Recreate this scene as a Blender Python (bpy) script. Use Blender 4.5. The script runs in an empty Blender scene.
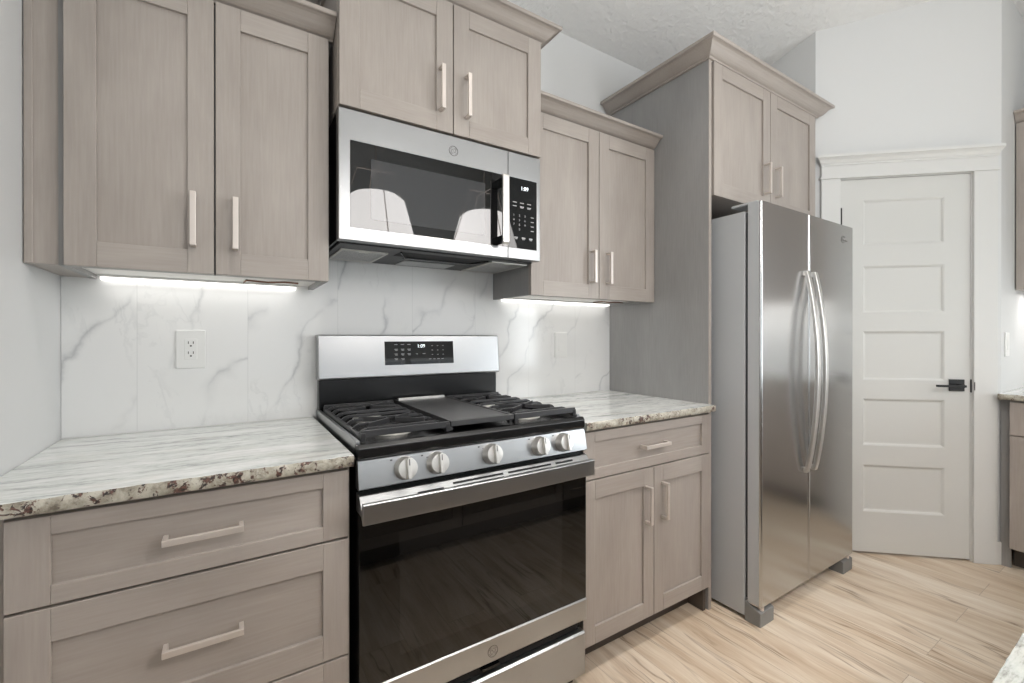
import bpy, bmesh, math, random
from mathutils import Matrix, Vector
random.seed(7)
C = bpy.context.scene
COL = C.collection
PI = math.pi

# ------------------------------------------------------------------ camera
cam_d = bpy.data.cameras.new('camera')
cam = bpy.data.objects.new('camera', cam_d); COL.objects.link(cam)
CX, CY, CZ = -0.2759, -1.7911, 1.2020
cam.location = (CX, CY, CZ)
cam.rotation_euler = (PI / 2 - 0.0014, 0, -0.5688)
cam_d.sensor_width = 36.0
cam_d.sensor_fit = 'HORIZONTAL'
cam_d.lens = 444.73 * 36.0 / 1024.0
cam_d.shift_y = -3.95 / 1024.0
cam_d.clip_start = 0.02
C.camera = cam

# ------------------------------------------------------------------ world, exposure
w = bpy.data.worlds.new('world'); C.world = w; w.use_nodes = True
bg = w.node_tree.nodes['Background']
bg.inputs[0].default_value = (0.85, 0.92, 1.0, 1); bg.inputs[1].default_value = 0.5
C.view_settings.view_transform = 'Standard'
C.view_settings.look = 'None'
C.view_settings.gamma = 1.0
C.view_settings.use_curve_mapping = False
C.view_settings.exposure = -0.42
try:
    C.cycles.use_denoising = True
    C.cycles.max_bounces = 10
    C.cycles.diffuse_bounces = 5
    C.cycles.sample_clamp_indirect = 6.0
    C.cycles.caustics_reflective = False
    C.cycles.caustics_refractive = False
except Exception:
    pass


def area(name, loc, rot, sx, sy, power, col=(1, 1, 1), shape='RECTANGLE', spread=None):
    l = bpy.data.lights.new(name, 'AREA')
    l.shape = shape; l.size = sx; l.size_y = sy; l.energy = power; l.color = col
    if spread: l.spread = spread
    o = bpy.data.objects.new(name, l); COL.objects.link(o)
    o.location = loc; o.rotation_euler = rot
    return o


# added fill lamps at three invented windows of the unseen far (front) wall
for i, wx in enumerate((0.35, 1.75, 3.05)):
    area('window_daylight', (wx, -5.9, 1.15), (PI / 2, 0, 0), 1.2, 1.5, 8, (0.90, 0.96, 1.0))
# added side fill lamps, set just inside the solid left and right walls
area('patio_daylight', (-0.60, -4.4, 1.08), (0, -PI / 2, 0), 2.0, 2.6, 25, (0.90, 0.96, 1.0))
area('patio_daylight', (3.72, -3.6, 1.08), (0, PI / 2, 0), 2.0, 1.7, 115, (0.90, 0.96, 1.0))
# ceiling downlights, added out of view to light the kitchen
SL = 0.262; CEIL0 = 2.765


def ceil_z(y): return CEIL0 - SL * y


DOWN = [(0.0, -1.30), (1.05, -1.30), (0.4, -3.3), (2.2, -3.3)]
for (lx, ly) in DOWN:
    area('downlight_lamp', (lx, ly, ceil_z(ly) - 0.06), (0, 0, 0), 0.16, 0.16, 8, (1.0, 0.95, 0.89), 'DISK', spread=math.radians(105))
# under-cabinet lamps
UNDER = [(-0.335, 0.50), (1.14, 0.60)]
for (ux, ul) in UNDER:
    area('under_cabinet_lamp', (ux, -0.050, 1.362), (math.radians(-8), 0, 0), ul, 0.012, 0.22, (1.0, 0.97, 0.93))
area('under_cabinet_lamp', (3.66, -1.90, 1.455), (0, 0, 0), 0.012, 1.3, 5.5, (1.0, 0.97, 0.93))

# ------------------------------------------------------------------ mesh helpers
WORLD = {}   # object -> world matrix


class MB:
    def __init__(s):
        s.bm = bmesh.new()

    def _f(s, vs, mi=0, smooth=False):
        try:
            f = s.bm.faces.new(vs)
        except ValueError:
            return None
        f.material_index = mi; f.smooth = smooth
        return f

    def box(s, x0, x1, y0, y1, z0, z1, mi=0):
        if x0 > x1: x0, x1 = x1, x0
        if y0 > y1: y0, y1 = y1, y0
        if z0 > z1: z0, z1 = z1, z0
        v = [s.bm.verts.new(p) for p in ((x0, y0, z0), (x1, y0, z0), (x1, y1, z0), (x0, y1, z0),
                                         (x0, y0, z1), (x1, y0, z1), (x1, y1, z1), (x0, y1, z1))]
        for q in ((3, 2, 1, 0), (4, 5, 6, 7), (0, 1, 5, 4), (1, 2, 6, 5), (2, 3, 7, 6), (3, 0, 4, 7)):
            s._f([v[i] for i in q], mi)
        return s

    def prism(s, prof, axis, a0, a1, mi=0, smooth=False):
        """prof: 2-D outline; axis 'x': (y,z), 'y': (x,z), 'z': (x,y)"""
        def P(p, a):
            return {'x': (a, p[0], p[1]), 'y': (p[0], a, p[1]), 'z': (p[0], p[1], a)}[axis]
        A = [s.bm.verts.new(P(p, a0)) for p in prof]
        B = [s.bm.verts.new(P(p, a1)) for p in prof]
        n = len(prof)
        for i in range(n):
            s._f([A[i], A[(i + 1) % n], B[(i + 1) % n], B[i]], mi, smooth)
        s._f(A[::-1], mi); s._f(B, mi)
        return s

    def sections(s, secs, mi=0, smooth=False, cap=True):
        """loft a list of equal-length closed outlines"""
        R = [[s.bm.verts.new(p) for p in sec] for sec in secs]
        n = len(secs[0])
        for a, b in zip(R[:-1], R[1:]):
            for i in range(n):
                s._f([a[i], a[(i + 1) % n], b[(i + 1) % n], b[i]], mi, smooth)
        if cap:
            s._f(R[0][::-1], mi); s._f(R[-1], mi)
        return s

    def cyl(s, p0, p1, r0, r1=None, seg=24, mi=0, smooth=True):
        r1 = r0 if r1 is None else r1
        return s.lathe(p0, (Vector(p1) - Vector(p0)).normalized(), [(r0, 0), (r1, (Vector(p1) - Vector(p0)).length)], seg, mi, smooth)

    def lathe(s, o, axis, prof, seg=32, mi=0, smooth=True, cap=True):
        o = Vector(o); ax = Vector(axis).normalized()
        u = ax.orthogonal().normalized(); vv = ax.cross(u)
        secs = []
        for r, h in prof:
            secs.append([o + ax * h + (u * math.cos(2 * PI * k / seg) + vv * math.sin(2 * PI * k / seg)) * max(r, 1e-5) for k in range(seg)])
        return s.sections(secs, mi, smooth, cap)

    def tube(s, pts, r, seg=10, mi=0, flat=None, smooth=True):
        """sweep a circle (or a flat=(w,h) rectangle) along points"""
        pts = [Vector(p) for p in pts]
        secs = []
        up = None
        for i, p in enumerate(pts):
            t = (pts[min(i + 1, len(pts) - 1)] - pts[max(i - 1, 0)]).normalized()
            if up is None:
                up = t.orthogonal().normalized() if flat is None else Vector(flat[2])
            sd = t.cross(up).normalized(); u2 = sd.cross(t).normalized()
            if flat is None:
                secs.append([p + (sd * math.cos(2 * PI * k / seg) + u2 * math.sin(2 * PI * k / seg)) * r for k in range(seg)])
                up = u2
            else:
                a, b = flat[0] / 2, flat[1] / 2
                secs.append([p + sd * x + u2 * y for x, y in ((-a, -b), (a, -b), (a, b), (-a, b))])
        return s.sections(secs, mi, smooth and flat is None)

    def ring(s, o, i, y0, y1, mi=0):
        """flat rectangular frame with one opening, o and i = (x0, x1, z0, z1)"""
        def lp(b, y): return [s.bm.verts.new(p) for p in ((b[0], y, b[2]), (b[1], y, b[2]), (b[1], y, b[3]), (b[0], y, b[3]))]
        A, B, Cc, D = lp(o, y0), lp(i, y0), lp(o, y1), lp(i, y1)
        for k in range(4):
            n = (k + 1) % 4
            s._f([A[k], A[n], B[n], B[k]], mi); s._f([Cc[n], Cc[k], D[k], D[n]], mi)
            s._f([A[n], A[k], Cc[k], Cc[n]], mi); s._f([B[k], B[n], D[n], D[k]], mi)
        return s

    def rrect(s, x0, x1, z0, z1, y0, y1, r, seg=5, mi=0):
        """rounded rectangle in XZ extruded in Y"""
        pr = []
        for cx, cz, a in ((x1 - r, z1 - r, 0), (x0 + r, z1 - r, 90), (x0 + r, z0 + r, 180), (x1 - r, z0 + r, 270)):
            for k in range(seg + 1):
                t = math.radians(a + 90 * k / seg)
                pr.append((cx + r * math.cos(t), cz + r * math.sin(t)))
        return s.prism(pr, 'y', y0, y1, mi)

    def frame(s, x0, x1, z0, z1, wl, wr, wb, wt, y0, y1, mi=0, mi2=None):
        """rectangular frame facing -y; stiles mi, rails mi2"""
        mi2 = mi if mi2 is None else mi2
        s.box(x0, x0 + wl, y0, y1, z0, z1, mi)
        s.box(x1 - wr, x1, y0, y1, z0, z1, mi)
        s.box(x0 + wl, x1 - wr, y0, y1, z0, z0 + wb, mi2)
        s.box(x0 + wl, x1 - wr, y0, y1, z1 - wt, z1, mi2)
        return s


def wm(o): return WORLD.get(o, Matrix.Identity(4))


def part(name, mb, mats, parent=None, bevel=0.0012, seg=2, M=None, angle=35, base=False):
    """link a builder as one mesh object. Builder coordinates are in frame M (world by default)."""
    M = M or Matrix.Identity(4)
    bm = mb.bm
    bmesh.ops.recalc_face_normals(bm, faces=bm.faces[:])
    xs = [v.co for v in bm.verts]
    lo = Vector((min(p.x for p in xs), min(p.y for p in xs), min(p.z for p in xs)))
    hi = Vector((max(p.x for p in xs), max(p.y for p in xs), max(p.z for p in xs)))
    c = (lo + hi) / 2
    if base: c.z = lo.z
    for v in bm.verts: v.co -= c
    me = bpy.data.meshes.new(name)
    bm.to_mesh(me); bm.free()
    if any(p.use_smooth for p in me.polygons): me.set_sharp_from_angle(angle=math.radians(38))
    if not isinstance(mats, (list, tuple)): mats = [mats]
    for m in mats: me.materials.append(m)
    o = bpy.data.objects.new(name, me); COL.objects.link(o)
    T = M @ Matrix.Translation(c)
    WORLD[o] = T
    if parent is not None:
        o.parent = parent
        o.matrix_local = wm(parent).inverted() @ T
    else:
        o.matrix_world = T
    if bevel:
        b = o.modifiers.new('edge', 'BEVEL'); b.width = bevel; b.segments = seg
        b.limit_method = 'ANGLE'; b.angle_limit = math.radians(angle); b.harden_normals = False
        b.use_clamp_overlap = True
    return o


def tag(o, label=None, cat=None, group=None, kind=None):
    if label: o['label'] = label
    if cat: o['category'] = cat
    if group: o['group'] = group
    if kind: o['kind'] = kind
    return o


def thing(name, label, cat, loc, group=None, rz=0.0, kind=None):
    o = bpy.data.objects.new(name, None); COL.objects.link(o)
    o.empty_display_size = 0.1
    T = Matrix.Translation(loc) @ Matrix.Rotation(rz, 4, 'Z')
    o.matrix_world = T; WORLD[o] = T
    return tag(o, label, cat, group, kind)


def struct(name, mb, mats, bevel=0, M=None, parent=None):
    o = part(name, mb, mats, parent, bevel, M=M)
    if parent is None: o['kind'] = 'structure'
    return o


def glyphs(mb, body, loc, size, mi, depth=0.0003, tilt=PI / 2):
    """add lettering (a mesh made from a text curve) to a builder"""
    cu = bpy.data.curves.new('lettering', 'FONT'); cu.body = body; cu.size = size; cu.extrude = depth
    cu.align_x = 'CENTER'; cu.align_y = 'CENTER'; cu.resolution_u = 3
    o = bpy.data.objects.new('lettering', cu); COL.objects.link(o)
    me = bpy.data.meshes.new_from_object(o.evaluated_get(bpy.context.evaluated_depsgraph_get()))
    T = Matrix.Translation(loc) @ Matrix.Rotation(tilt, 4, 'X')
    vs = [mb.bm.verts.new(T @ v.co) for v in me.vertices]
    for p in me.polygons: mb._f([vs[i] for i in p.vertices], mi)
    bpy.data.objects.remove(o); bpy.data.curves.remove(cu); bpy.data.meshes.remove(me)


# ------------------------------------------------------------------ materials
def srgb(r, g=None, b=None):
    if g is None: g = b = r
    f = lambda c: (c / 255 / 12.92) if c / 255 <= 0.04045 else ((c / 255 + 0.055) / 1.055) ** 2.4
    return (f(r), f(g), f(b), 1)


class NT:
    def __init__(s, name):
        s.m = bpy.data.materials.new(name); s.m.use_nodes = True
        s.t = s.m.node_tree; s.n = s.t.nodes; s.l = s.t.links
        s.b = s.n['Principled BSDF']

    def new(s, typ, **kw):
        n = s.n.new(typ)
        for k, v in kw.items(): setattr(n, k, v)
        return n

    def link(s, a, b): s.l.new(a, b)

    def set(s, **kw):
        for k, v in kw.items(): s.b.inputs[k.replace('_', ' ')].default_value = v
        return s

    def math(s, op, a, b=None, c=None, clamp=False):
        n = s.new('ShaderNodeMath', operation=op); n.use_clamp = clamp
        for i, x in enumerate((a, b, c)):
            if x is None: continue
            if isinstance(x, (int, float)): n.inputs[i].default_value = x
            else: s.link(x, n.inputs[i])
        return n.outputs[0]

    def vmath(s, op, a, b):
        n = s.new('ShaderNodeVectorMath', operation=op)
        for i, x in enumerate((a, b)):
            if isinstance(x, (tuple, list)): n.inputs[i].default_value = x
            else: s.link(x, n.inputs[i])
        return n.outputs[0]

    def noise(s, vec, scale, detail=3, rough=0.5, dist=0.0):
        n = s.new('ShaderNodeTexNoise')
        n.inputs['Scale'].default_value = scale; n.inputs['Detail'].default_value = detail
        n.inputs['Roughness'].default_value = rough; n.inputs['Distortion'].default_value = dist
        if vec is not None: s.link(vec, n.inputs['Vector'])
        return n.outputs['Fac']

    def ramp(s, fac, stops):
        n = s.new('ShaderNodeValToRGB')
        e = n.color_ramp.elements
        while len(e) < len(stops): e.new(0.5)
        for i, (p, c) in enumerate(stops):
            e[i].position = p; e[i].color = c if len(c) == 4 else (*c, 1)
        s.link(fac, n.inputs[0])
        return n.outputs[0]

    def mix(s, fac, a, b, mode='MIX'):
        n = s.new('ShaderNodeMix', data_type='RGBA', blend_type=mode)
        for i, x in ((0, fac), (6, a), (7, b)):
            if isinstance(x, (int, float, tuple)): n.inputs[i].default_value = x
            else: s.link(x, n.inputs[i])
        return n.outputs[2]

    def bump(s, h, strength=0.2, dist=0.002):
        n = s.new('ShaderNodeBump'); n.inputs['Strength'].default_value = strength
        n.inputs['Distance'].default_value = dist
        s.link(h, n.inputs['Height']); s.link(n.outputs[0], s.b.inputs['Normal'])

    def obj(s):
        return s.new('ShaderNodeTexCoord').outputs['Object']

    def pos(s):
        return s.new('ShaderNodeNewGeometry').outputs['Position']

    def mapping(s, vec, scale=(1, 1, 1), rot=(0, 0, 0), loc=(0, 0, 0)):
        n = s.new('ShaderNodeMapping')
        n.inputs['Scale'].default_value = scale; n.inputs['Rotation'].default_value = rot
        n.inputs['Location'].default_value = loc
        s.link(vec, n.inputs['Vector'])
        return n.outputs[0]


def plain(name, col, rough=0.5, metal=0.0, **kw):
    t = NT(name); t.set(Base_Color=col, Roughness=rough, Metallic=metal, **kw)
    # a whisper of surface variation so no face is perfectly uniform
    n = t.noise(t.obj(), 60, 2)
    t.link(t.math('MULTIPLY_ADD', n, 0.02, max(rough - 0.01, 0.0)), t.b.inputs['Roughness'])
    return t.m


def wood(name, vert=True, a=(147, 138, 131), b=(174, 166, 159)):
    t = NT(name)
    o = t.obj()
    rnd = t.new('ShaderNodeObjectInfo').outputs['Random']
    off = t.new('ShaderNodeCombineXYZ')
    t.link(t.math('MULTIPLY', rnd, 9.0), off.inputs[0]); t.link(t.math('MULTIPLY', rnd, 5.0), off.inputs[2])
    p = t.vmath('ADD', o, off.outputs[0])
    sc = (1, 1, 0.05) if vert else (0.05, 1, 1)
    fine = t.noise(t.mapping(p, sc), 170, 3, 0.6)
    broad = t.noise(t.mapping(p, (1, 1, 0.35) if vert else (0.35, 1, 1)), 5.5, 4, 0.55, 0.4)
    f = t.math('ADD', t.math('MULTIPLY', fine, 0.35), t.math('MULTIPLY', broad, 0.65))
    col = t.ramp(f, [(0.25, srgb(*a)), (0.75, srgb(*b))])
    t.link(col, t.b.inputs['Base Color'])
    t.set(Roughness=0.42)
    t.bump(fine, 0.06, 0.001)
    return t.m


WOODV = wood('stained_maple_upright')
WOODH = wood('stained_maple_level', False)
PANEL = wood('grey_stained_panel', True, (134, 133, 132), (158, 157, 156))
MAPLE = plain('cabinet_interior_white', srgb(240, 237, 232), 0.5)
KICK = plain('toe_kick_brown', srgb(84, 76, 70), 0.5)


def steel(name, col=(168, 166, 163), rough=0.26, horiz=True, aniso=0.0, kk=1.0, bs=0.12):
    t = NT(name)
    p = t.mapping(t.obj(), (0.02, 1, 1) if horiz else (1, 1, 0.02))
    n = t.noise(p, 900, 2, 0.6)
    t.set(Base_Color=srgb(*col), Metallic=1.0, Anisotropic=aniso)
    t.link(t.math('MULTIPLY_ADD', n, 0.10 * kk, rough - 0.05 * kk), t.b.inputs['Roughness'])
    if bs: t.bump(n, bs, 0.0006)
    return t.m


STEEL = steel('brushed_stainless', (172, 173, 174), 0.30)
STEELF = steel('fridge_stainless', (192, 192, 192), 0.20, True, bs=0.0, kk=0.5)
STEELH = steel('satin_handle_steel', (215, 213, 210), 0.35, False)
NICKEL = plain('satin_nickel', srgb(214, 205, 198), 0.38, 0.55)
KNOBM = plain('knob_steel', srgb(212, 210, 206), 0.32, 0.75)
GREYP = plain('grey_appliance_paint', srgb(176, 178, 180), 0.38)
FOOTM = plain('dark_grey_plastic', srgb(124, 124, 123), 0.5)
BLACKP = plain('black_enamel', srgb(15, 15, 16), 0.25)
BLACKM = plain('matte_black_metal', srgb(22, 22, 23), 0.42)
IRON = plain('cast_iron', srgb(44, 44, 46), 0.34)
GRIDM = plain('griddle_iron', srgb(58, 58, 59), 0.36, 0.2)
ALU = plain('burner_aluminium', srgb(205, 203, 198), 0.4, 0.4)
DARK = plain('dark_recess', srgb(14, 14, 15), 0.7)
GASKET = plain('grey_gasket', srgb(52, 53, 55), 0.6)
FILTER = None


def glass_black(name, ior=1.6, col=(8, 8, 9)):
    t = NT(name)
    t.set(Base_Color=srgb(*col), Roughness=0.02, IOR=ior)
    return t.m


OVENG = glass_black('oven_door_glass', 1.55, (9, 9, 9))
OVENW = glass_black('oven_window_glass', 1.55, (26, 25, 24))
MWG = glass_black('microwave_glass', 1.75, (9, 9, 10))
MWS = glass_black('microwave_screen', 1.75, (58, 59, 61))
PANELG = glass_black('control_glass', 1.5, (16, 17, 18))


def emis(name, col, strength):
    t = NT(name); t.set(Base_Color=(*col, 1), Emission_Color=(*col, 1), Emission_Strength=strength)
    return t.m


LEDM = emis('led_diffuser', (1.0, 0.98, 0.95), 3.0)
DIGIT = emis('lit_digits', (0.9, 0.97, 1.0), 1.6)
PRINT = plain('printed_key_marks', srgb(170, 170, 170), 0.5)
PRINTD = plain('printed_dark_marks', srgb(60, 60, 62), 0.5)
SHADEM = emis('glowing_fabric_shade', (1.0, 0.97, 0.95), 11.0)
LOGOM = plain('logo_grey', srgb(120, 118, 116), 0.35, 0.8)
WHITEPL = plain('white_plastic', srgb(232, 232, 230), 0.35)
SLOTM = plain('socket_slot', srgb(70, 70, 70), 0.6)


def paint(name, col, rough, scale, strength):
    t = NT(name); t.set(Base_Color=srgb(*col), Roughness=rough)
    n = t.noise(t.pos(), scale, 4, 0.6)
    if scale < 100: n = t.ramp(n, [(0.42, (0, 0, 0, 1)), (0.60, (1, 1, 1, 1))])
    t.bump(n, strength, 0.003 if scale > 100 else 0.006)
    return t.m


WALLM = paint('wall_paint', (210, 211, 211), 0.6, 160, 0.06)
CEILM = paint('knockdown_ceiling', (222, 222, 221), 0.8, 30, 0.45)
DOORM = paint('door_paint', (206, 206, 203), 0.35, 200, 0.02)
TRIMM = paint('trim_paint', (212, 212, 210), 0.35, 200, 0.02)


def granite(name='granite_top', dk0=(100, 103, 101), bl=0.25, shift=0.0, lt=1.0):
    t = NT(name)
    p = t.pos()
    wob = t.noise(p, 3.0, 3, 0.5)
    q = t.new('ShaderNodeCombineXYZ'); sp = t.new('ShaderNodeSeparateXYZ'); t.link(p, sp.inputs[0])
    t.link(t.math('MULTIPLY', sp.outputs[0], 0.10), q.inputs[0])
    t.link(t.math('ADD', t.math('ADD', sp.outputs[1], t.math('MULTIPLY', sp.outputs[0], 0.06)), t.math('MULTIPLY', wob, 0.09)), q.inputs[1])
    t.link(sp.outputs[2], q.inputs[2])
    streak = t.noise(q.outputs[0], 22, 6, 0.68, 0.3)
    fine = t.noise(t.mapping(p, (0.3, 1, 1)), 90, 4, 0.7)
    f = t.math('ADD', t.math('MULTIPLY', streak, 0.62), t.math('MULTIPLY_ADD', fine, 0.38, -shift))
    col = t.ramp(f, [(0.30, srgb(*dk0)), (0.39, srgb(160, 165, 162)), (0.47, srgb(*[c * lt for c in (204, 207, 205)])), (0.60, srgb(*[c * lt for c in (228, 229, 228)]))])
    blot = t.noise(t.mapping(p, (0.5, 1, 1)), 9, 3, 0.6)
    bm_ = t.ramp(blot, [(0.55, (0, 0, 0, 1)), (0.66, (1, 1, 1, 1))])
    col = t.mix(t.math('MULTIPLY', bm_, bl), col, srgb(188, 182, 170))
    t.link(col, t.b.inputs['Base Color'])
    t.set(Roughness=0.13)
    return t.m


def granite_edge():
    t = NT('granite_chiselled_edge')
    p = t.pos()
    base = t.noise(p, 28, 5, 0.65, 0.4)
    col = t.ramp(base, [(0.33, srgb(112, 104, 92)), (0.45, srgb(160, 154, 140)), (0.60, srgb(192, 188, 176))])
    g = t.noise(p, 55, 4, 0.7, 0.6)
    sp = t.noise(p, 7, 2, 0.5)
    th = t.math('SUBTRACT', g, t.math('MULTIPLY', sp, 0.35))
    dk = t.ramp(th, [(0.375, (0, 0, 0, 1)), (0.41, (1, 1, 1, 1))])
    dark = t.ramp(t.noise(p, 130, 2), [(0.4, srgb(42, 36, 36)), (0.62, srgb(104, 74, 64))])
    dk2 = t.ramp(t.noise(p, 160, 3, 0.7), [(0.62, (0, 0, 0, 1)), (0.68, (1, 1, 1, 1))])
    col = t.mix(t.math('MULTIPLY', dk2, 0.6), col, srgb(80, 74, 70))
    col = t.mix(dk, col, dark)
    t.link(col, t.b.inputs['Base Color'])
    t.set(Roughness=0.4)
    t.bump(g, 0.6, 0.006)
    return t.m


GRAN = granite(); GRANI = granite('granite_island', (52, 50, 54), 0.2, 0.10, 0.86); GREDGE = granite_edge()


def marble_tile():
    t = NT('marble_look_tile')
    p = t.pos()
    sp = t.new('ShaderNodeSeparateXYZ'); t.link(p, sp.inputs[0])
    u = t.math('DIVIDE', t.math('ADD', sp.outputs[0], 0.512 + 0.2945 * 4), 0.2945)
    idx = t.math('FLOOR', u); fr = t.math('FRACT', u)
    off = t.new('ShaderNodeCombineXYZ')
    t.link(t.math('MULTIPLY', idx, 1.73), off.inputs[0]); t.link(t.math('MULTIPLY', idx, 0.61), off.inputs[2])
    q = t.vmath('ADD', p, off.outputs[0])
    m = t.mapping(q, (1.0, 1, 0.42), (0, math.radians(-32), 0))
    warp = t.noise(q, 3.5, 4, 0.6)
    wv = t.new('ShaderNodeCombineXYZ')
    t.link(t.math('MULTIPLY', warp, 0.35), wv.inputs[0]); t.link(t.math('MULTIPLY', warp, -0.2), wv.inputs[2])
    m = t.vmath('ADD', m, wv.outputs[0])
    # thin diagonal veins: warped parallel bands that swell and fade
    sq = t.new('ShaderNodeSeparateXYZ'); t.link(q, sq.inputs[0])
    c = t.math('SUBTRACT', t.math('MULTIPLY', sq.outputs[0], 0.86), t.math('MULTIPLY', sq.outputs[2], 0.50))
    c = t.math('ADD', c, t.math('MULTIPLY', t.noise(q, 3.2, 3, 0.5), 0.30))
    c = t.math('ADD', c, t.math('MULTIPLY', t.noise(q, 13.0, 4, 0.6), 0.045))
    bnd = t.math('ABSOLUTE', t.math('SUBTRACT', t.math('FRACT', t.math('MULTIPLY', c, 5.2)), 0.5))
    core = t.ramp(bnd, [(0.0, (1, 1, 1, 1)), (0.022, (0.55, 0.55, 0.55, 1)), (0.05, (0.12, 0.12, 0.12, 1)), (0.09, (0, 0, 0, 1))])
    amp = t.ramp(t.noise(q, 4.2, 3), [(0.42, (0, 0, 0, 1)), (0.60, (1, 1, 1, 1))])
    halo = t.math('MULTIPLY', t.ramp(bnd, [(0.0, (0.4, 0.4, 0.4, 1)), (0.2, (0, 0, 0, 1))]), t.ramp(t.noise(q, 5.5, 3), [(0.54, (0, 0, 0, 1)), (0.68, (1, 1, 1, 1))]))
    v1 = t.math('ADD', t.math('MULTIPLY', core, amp), halo)
    n2 = t.noise(m, 5.5, 5, 0.6, 0.3)
    d2 = t.math('ABSOLUTE', t.math('SUBTRACT', n2, 0.5))
    v2 = t.math('MULTIPLY', t.ramp(d2, [(0.0, (0.5, 0.5, 0.5, 1)), (0.02, (0, 0, 0, 1))]), t.ramp(t.noise(q, 4.1, 2), [(0.5, (0, 0, 0, 1)), (0.6, (1, 1, 1, 1))]))
    v = t.math('ADD', t.math('MULTIPLY', v1, 0.46), t.math('MULTIPLY', v2, 0.22), clamp=True)
    col = t.mix(v, srgb(232, 232, 231), srgb(146, 149, 153))
    seam = t.math('LESS_THAN', t.math('MINIMUM', fr, t.math('SUBTRACT', 1.0, fr)), 0.0045)
    col = t.mix(t.math('MULTIPLY', seam, 0.3), col, srgb(196, 197, 196))
    t.link(col, t.b.inputs['Base Color'])
    t.set(Roughness=0.14)
    t.bump(t.math('SUBTRACT', 1.0, seam), 0.1, 0.001)
    return t.m


TILE = marble_tile()


def planks():
    t = NT('vinyl_plank_floor')
    p = t.pos()
    sp = t.new('ShaderNodeSeparateXYZ'); t.link(p, sp.inputs[0])
    sw = t.new('ShaderNodeCombineXYZ')
    t.link(t.math('MULTIPLY', sp.outputs[1], 1.0), sw.inputs[0])
    t.link(t.math('ADD', sp.outputs[0], 0.045), sw.inputs[1])
    br = t.new('ShaderNodeTexBrick')
    br.offset = 0.37; br.offset_frequency = 2
    br.inputs['Scale'].default_value = 1.0
    br.inputs['Mortar Size'].default_value = 0.0012
    br.inputs['Mortar Smooth'].default_value = 0.2
    br.inputs['Brick Width'].default_value = 1.22
    br.inputs['Row Height'].default_value = 0.181
    br.inputs['Bias'].default_value = 0.0
    br.inputs['Color1'].default_value = (0, 0, 0, 1); br.inputs['Color2'].default_value = (1, 1, 1, 1)
    br.inputs['Mortar'].default_value = (0.5, 0.5, 0.5, 1)
    t.link(sw.outputs[0], br.inputs['Vector'])
    rnd = br.outputs['Color']
    sepc = t.new('ShaderNodeSeparateColor'); t.link(rnd, sepc.inputs[0])
    r = sepc.outputs[0]
    offv = t.new('ShaderNodeCombineXYZ'); t.link(t.math('MULTIPLY', r, 7.0), offv.inputs[0]); t.link(t.math('MULTIPLY', r, 23.0), offv.inputs[1])
    q = t.vmath('ADD', p, offv.outputs[0])
    warp = t.noise(t.mapping(q, (1, 0.5, 1)), 4.0, 3, 0.5)
    wv = t.new('ShaderNodeCombineXYZ'); t.link(t.math('MULTIPLY', warp, 0.10), wv.inputs[0])
    q2 = t.vmath('ADD', q, wv.outputs[0])
    g1 = t.noise(t.mapping(q2, (1, 0.09, 1)), 16, 5, 0.62)
    g2 = t.noise(t.mapping(q2, (1, 0.05, 1)), 110, 3, 0.6)
    base = t.ramp(r, [(0.0, srgb(214, 196, 172)), (0.35, srgb(224, 207, 184)), (0.65, srgb(230, 216, 196)), (1.0, srgb(238, 227, 211))])
    lo = t.ramp(g1, [(0.30, srgb(150, 116, 84)), (0.43, srgb(194, 172, 147)), (0.54, srgb(216, 202, 183)), (0.68, srgb(230, 220, 206))])
    col = t.mix(0.6, base, lo)
    col = t.mix(t.math('MULTIPLY', t.ramp(g2, [(0.4, (1, 1, 1, 1)), (0.6, (0, 0, 0, 1))]), 0.16), col, srgb(160, 130, 100))
    # thin dark mineral streaks
    k = t.noise(t.mapping(q2, (1, 0.07, 1)), 9, 4, 0.55, 0.4)
    kd = t.ramp(t.math('ABSOLUTE', t.math('SUBTRACT', k, 0.5)), [(0.0, (1, 1, 1, 1)), (0.02, (0, 0, 0, 1))])
    kamp = t.ramp(t.noise(q, 2.2, 2), [(0.46, (0, 0, 0, 1)), (0.58, (1, 1, 1, 1))])
    col = t.mix(t.math('MULTIPLY', t.math('MULTIPLY', kd, kamp), 0.7), col, srgb(122, 94, 68))
    col = t.mix(t.math('MULTIPLY', br.outputs['Fac'], 0.45), col, srgb(120, 96, 74))
    t.link(col, t.b.inputs['Base Color'])
    t.set(Roughness=0.34)
    t.bump(g2, 0.05, 0.001)
    return t.m


FLOORM = planks()


def filter_mesh():
    t = NT('grease_filter_mesh')
    v = t.new('ShaderNodeTexVoronoi'); v.inputs['Scale'].default_value = 220
    t.link(t.obj(), v.inputs['Vector'])
    col = t.ramp(v.outputs['Distance'], [(0.1, srgb(90, 90, 92)), (0.5, srgb(185, 185, 185))])
    t.link(col, t.b.inputs['Base Color']); t.set(Metallic=0.2, Roughness=0.45)
    return t.m


FILTER = filter_mesh()

# ------------------------------------------------------------------ setting
XL = -0.682                       # left wall surface
P0 = (2.517, -0.599); P1 = (3.173, -1.202)   # pantry wall, two corners
XR, YF = 3.80, -6.0
YR = -1.202

struct('floor', MB().box(-0.9, 4.0, 0.15, -6.15, -0.10, 0.0), FLOORM)
m = MB().prism([(0.15, ceil_z(0.15)), (-6.15, ceil_z(-6.15)), (-6.15, ceil_z(-6.15) + 0.12), (0.15, ceil_z(0.15) + 0.12)], 'x', -0.9, 4.0)
struct('ceiling', m, CEILM)
struct('wall_back', MB().box(XL - 0.12, 2.64, 0.0, 0.12, 0, CEIL0 + 0.0), WALLM)


def sidewall(x0, x1, y0, y1):
    return MB().prism([(y0, 0), (y1, 0), (y1, ceil_z(y1)), (y0, ceil_z(y0))], 'x', x0, x1)


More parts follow.
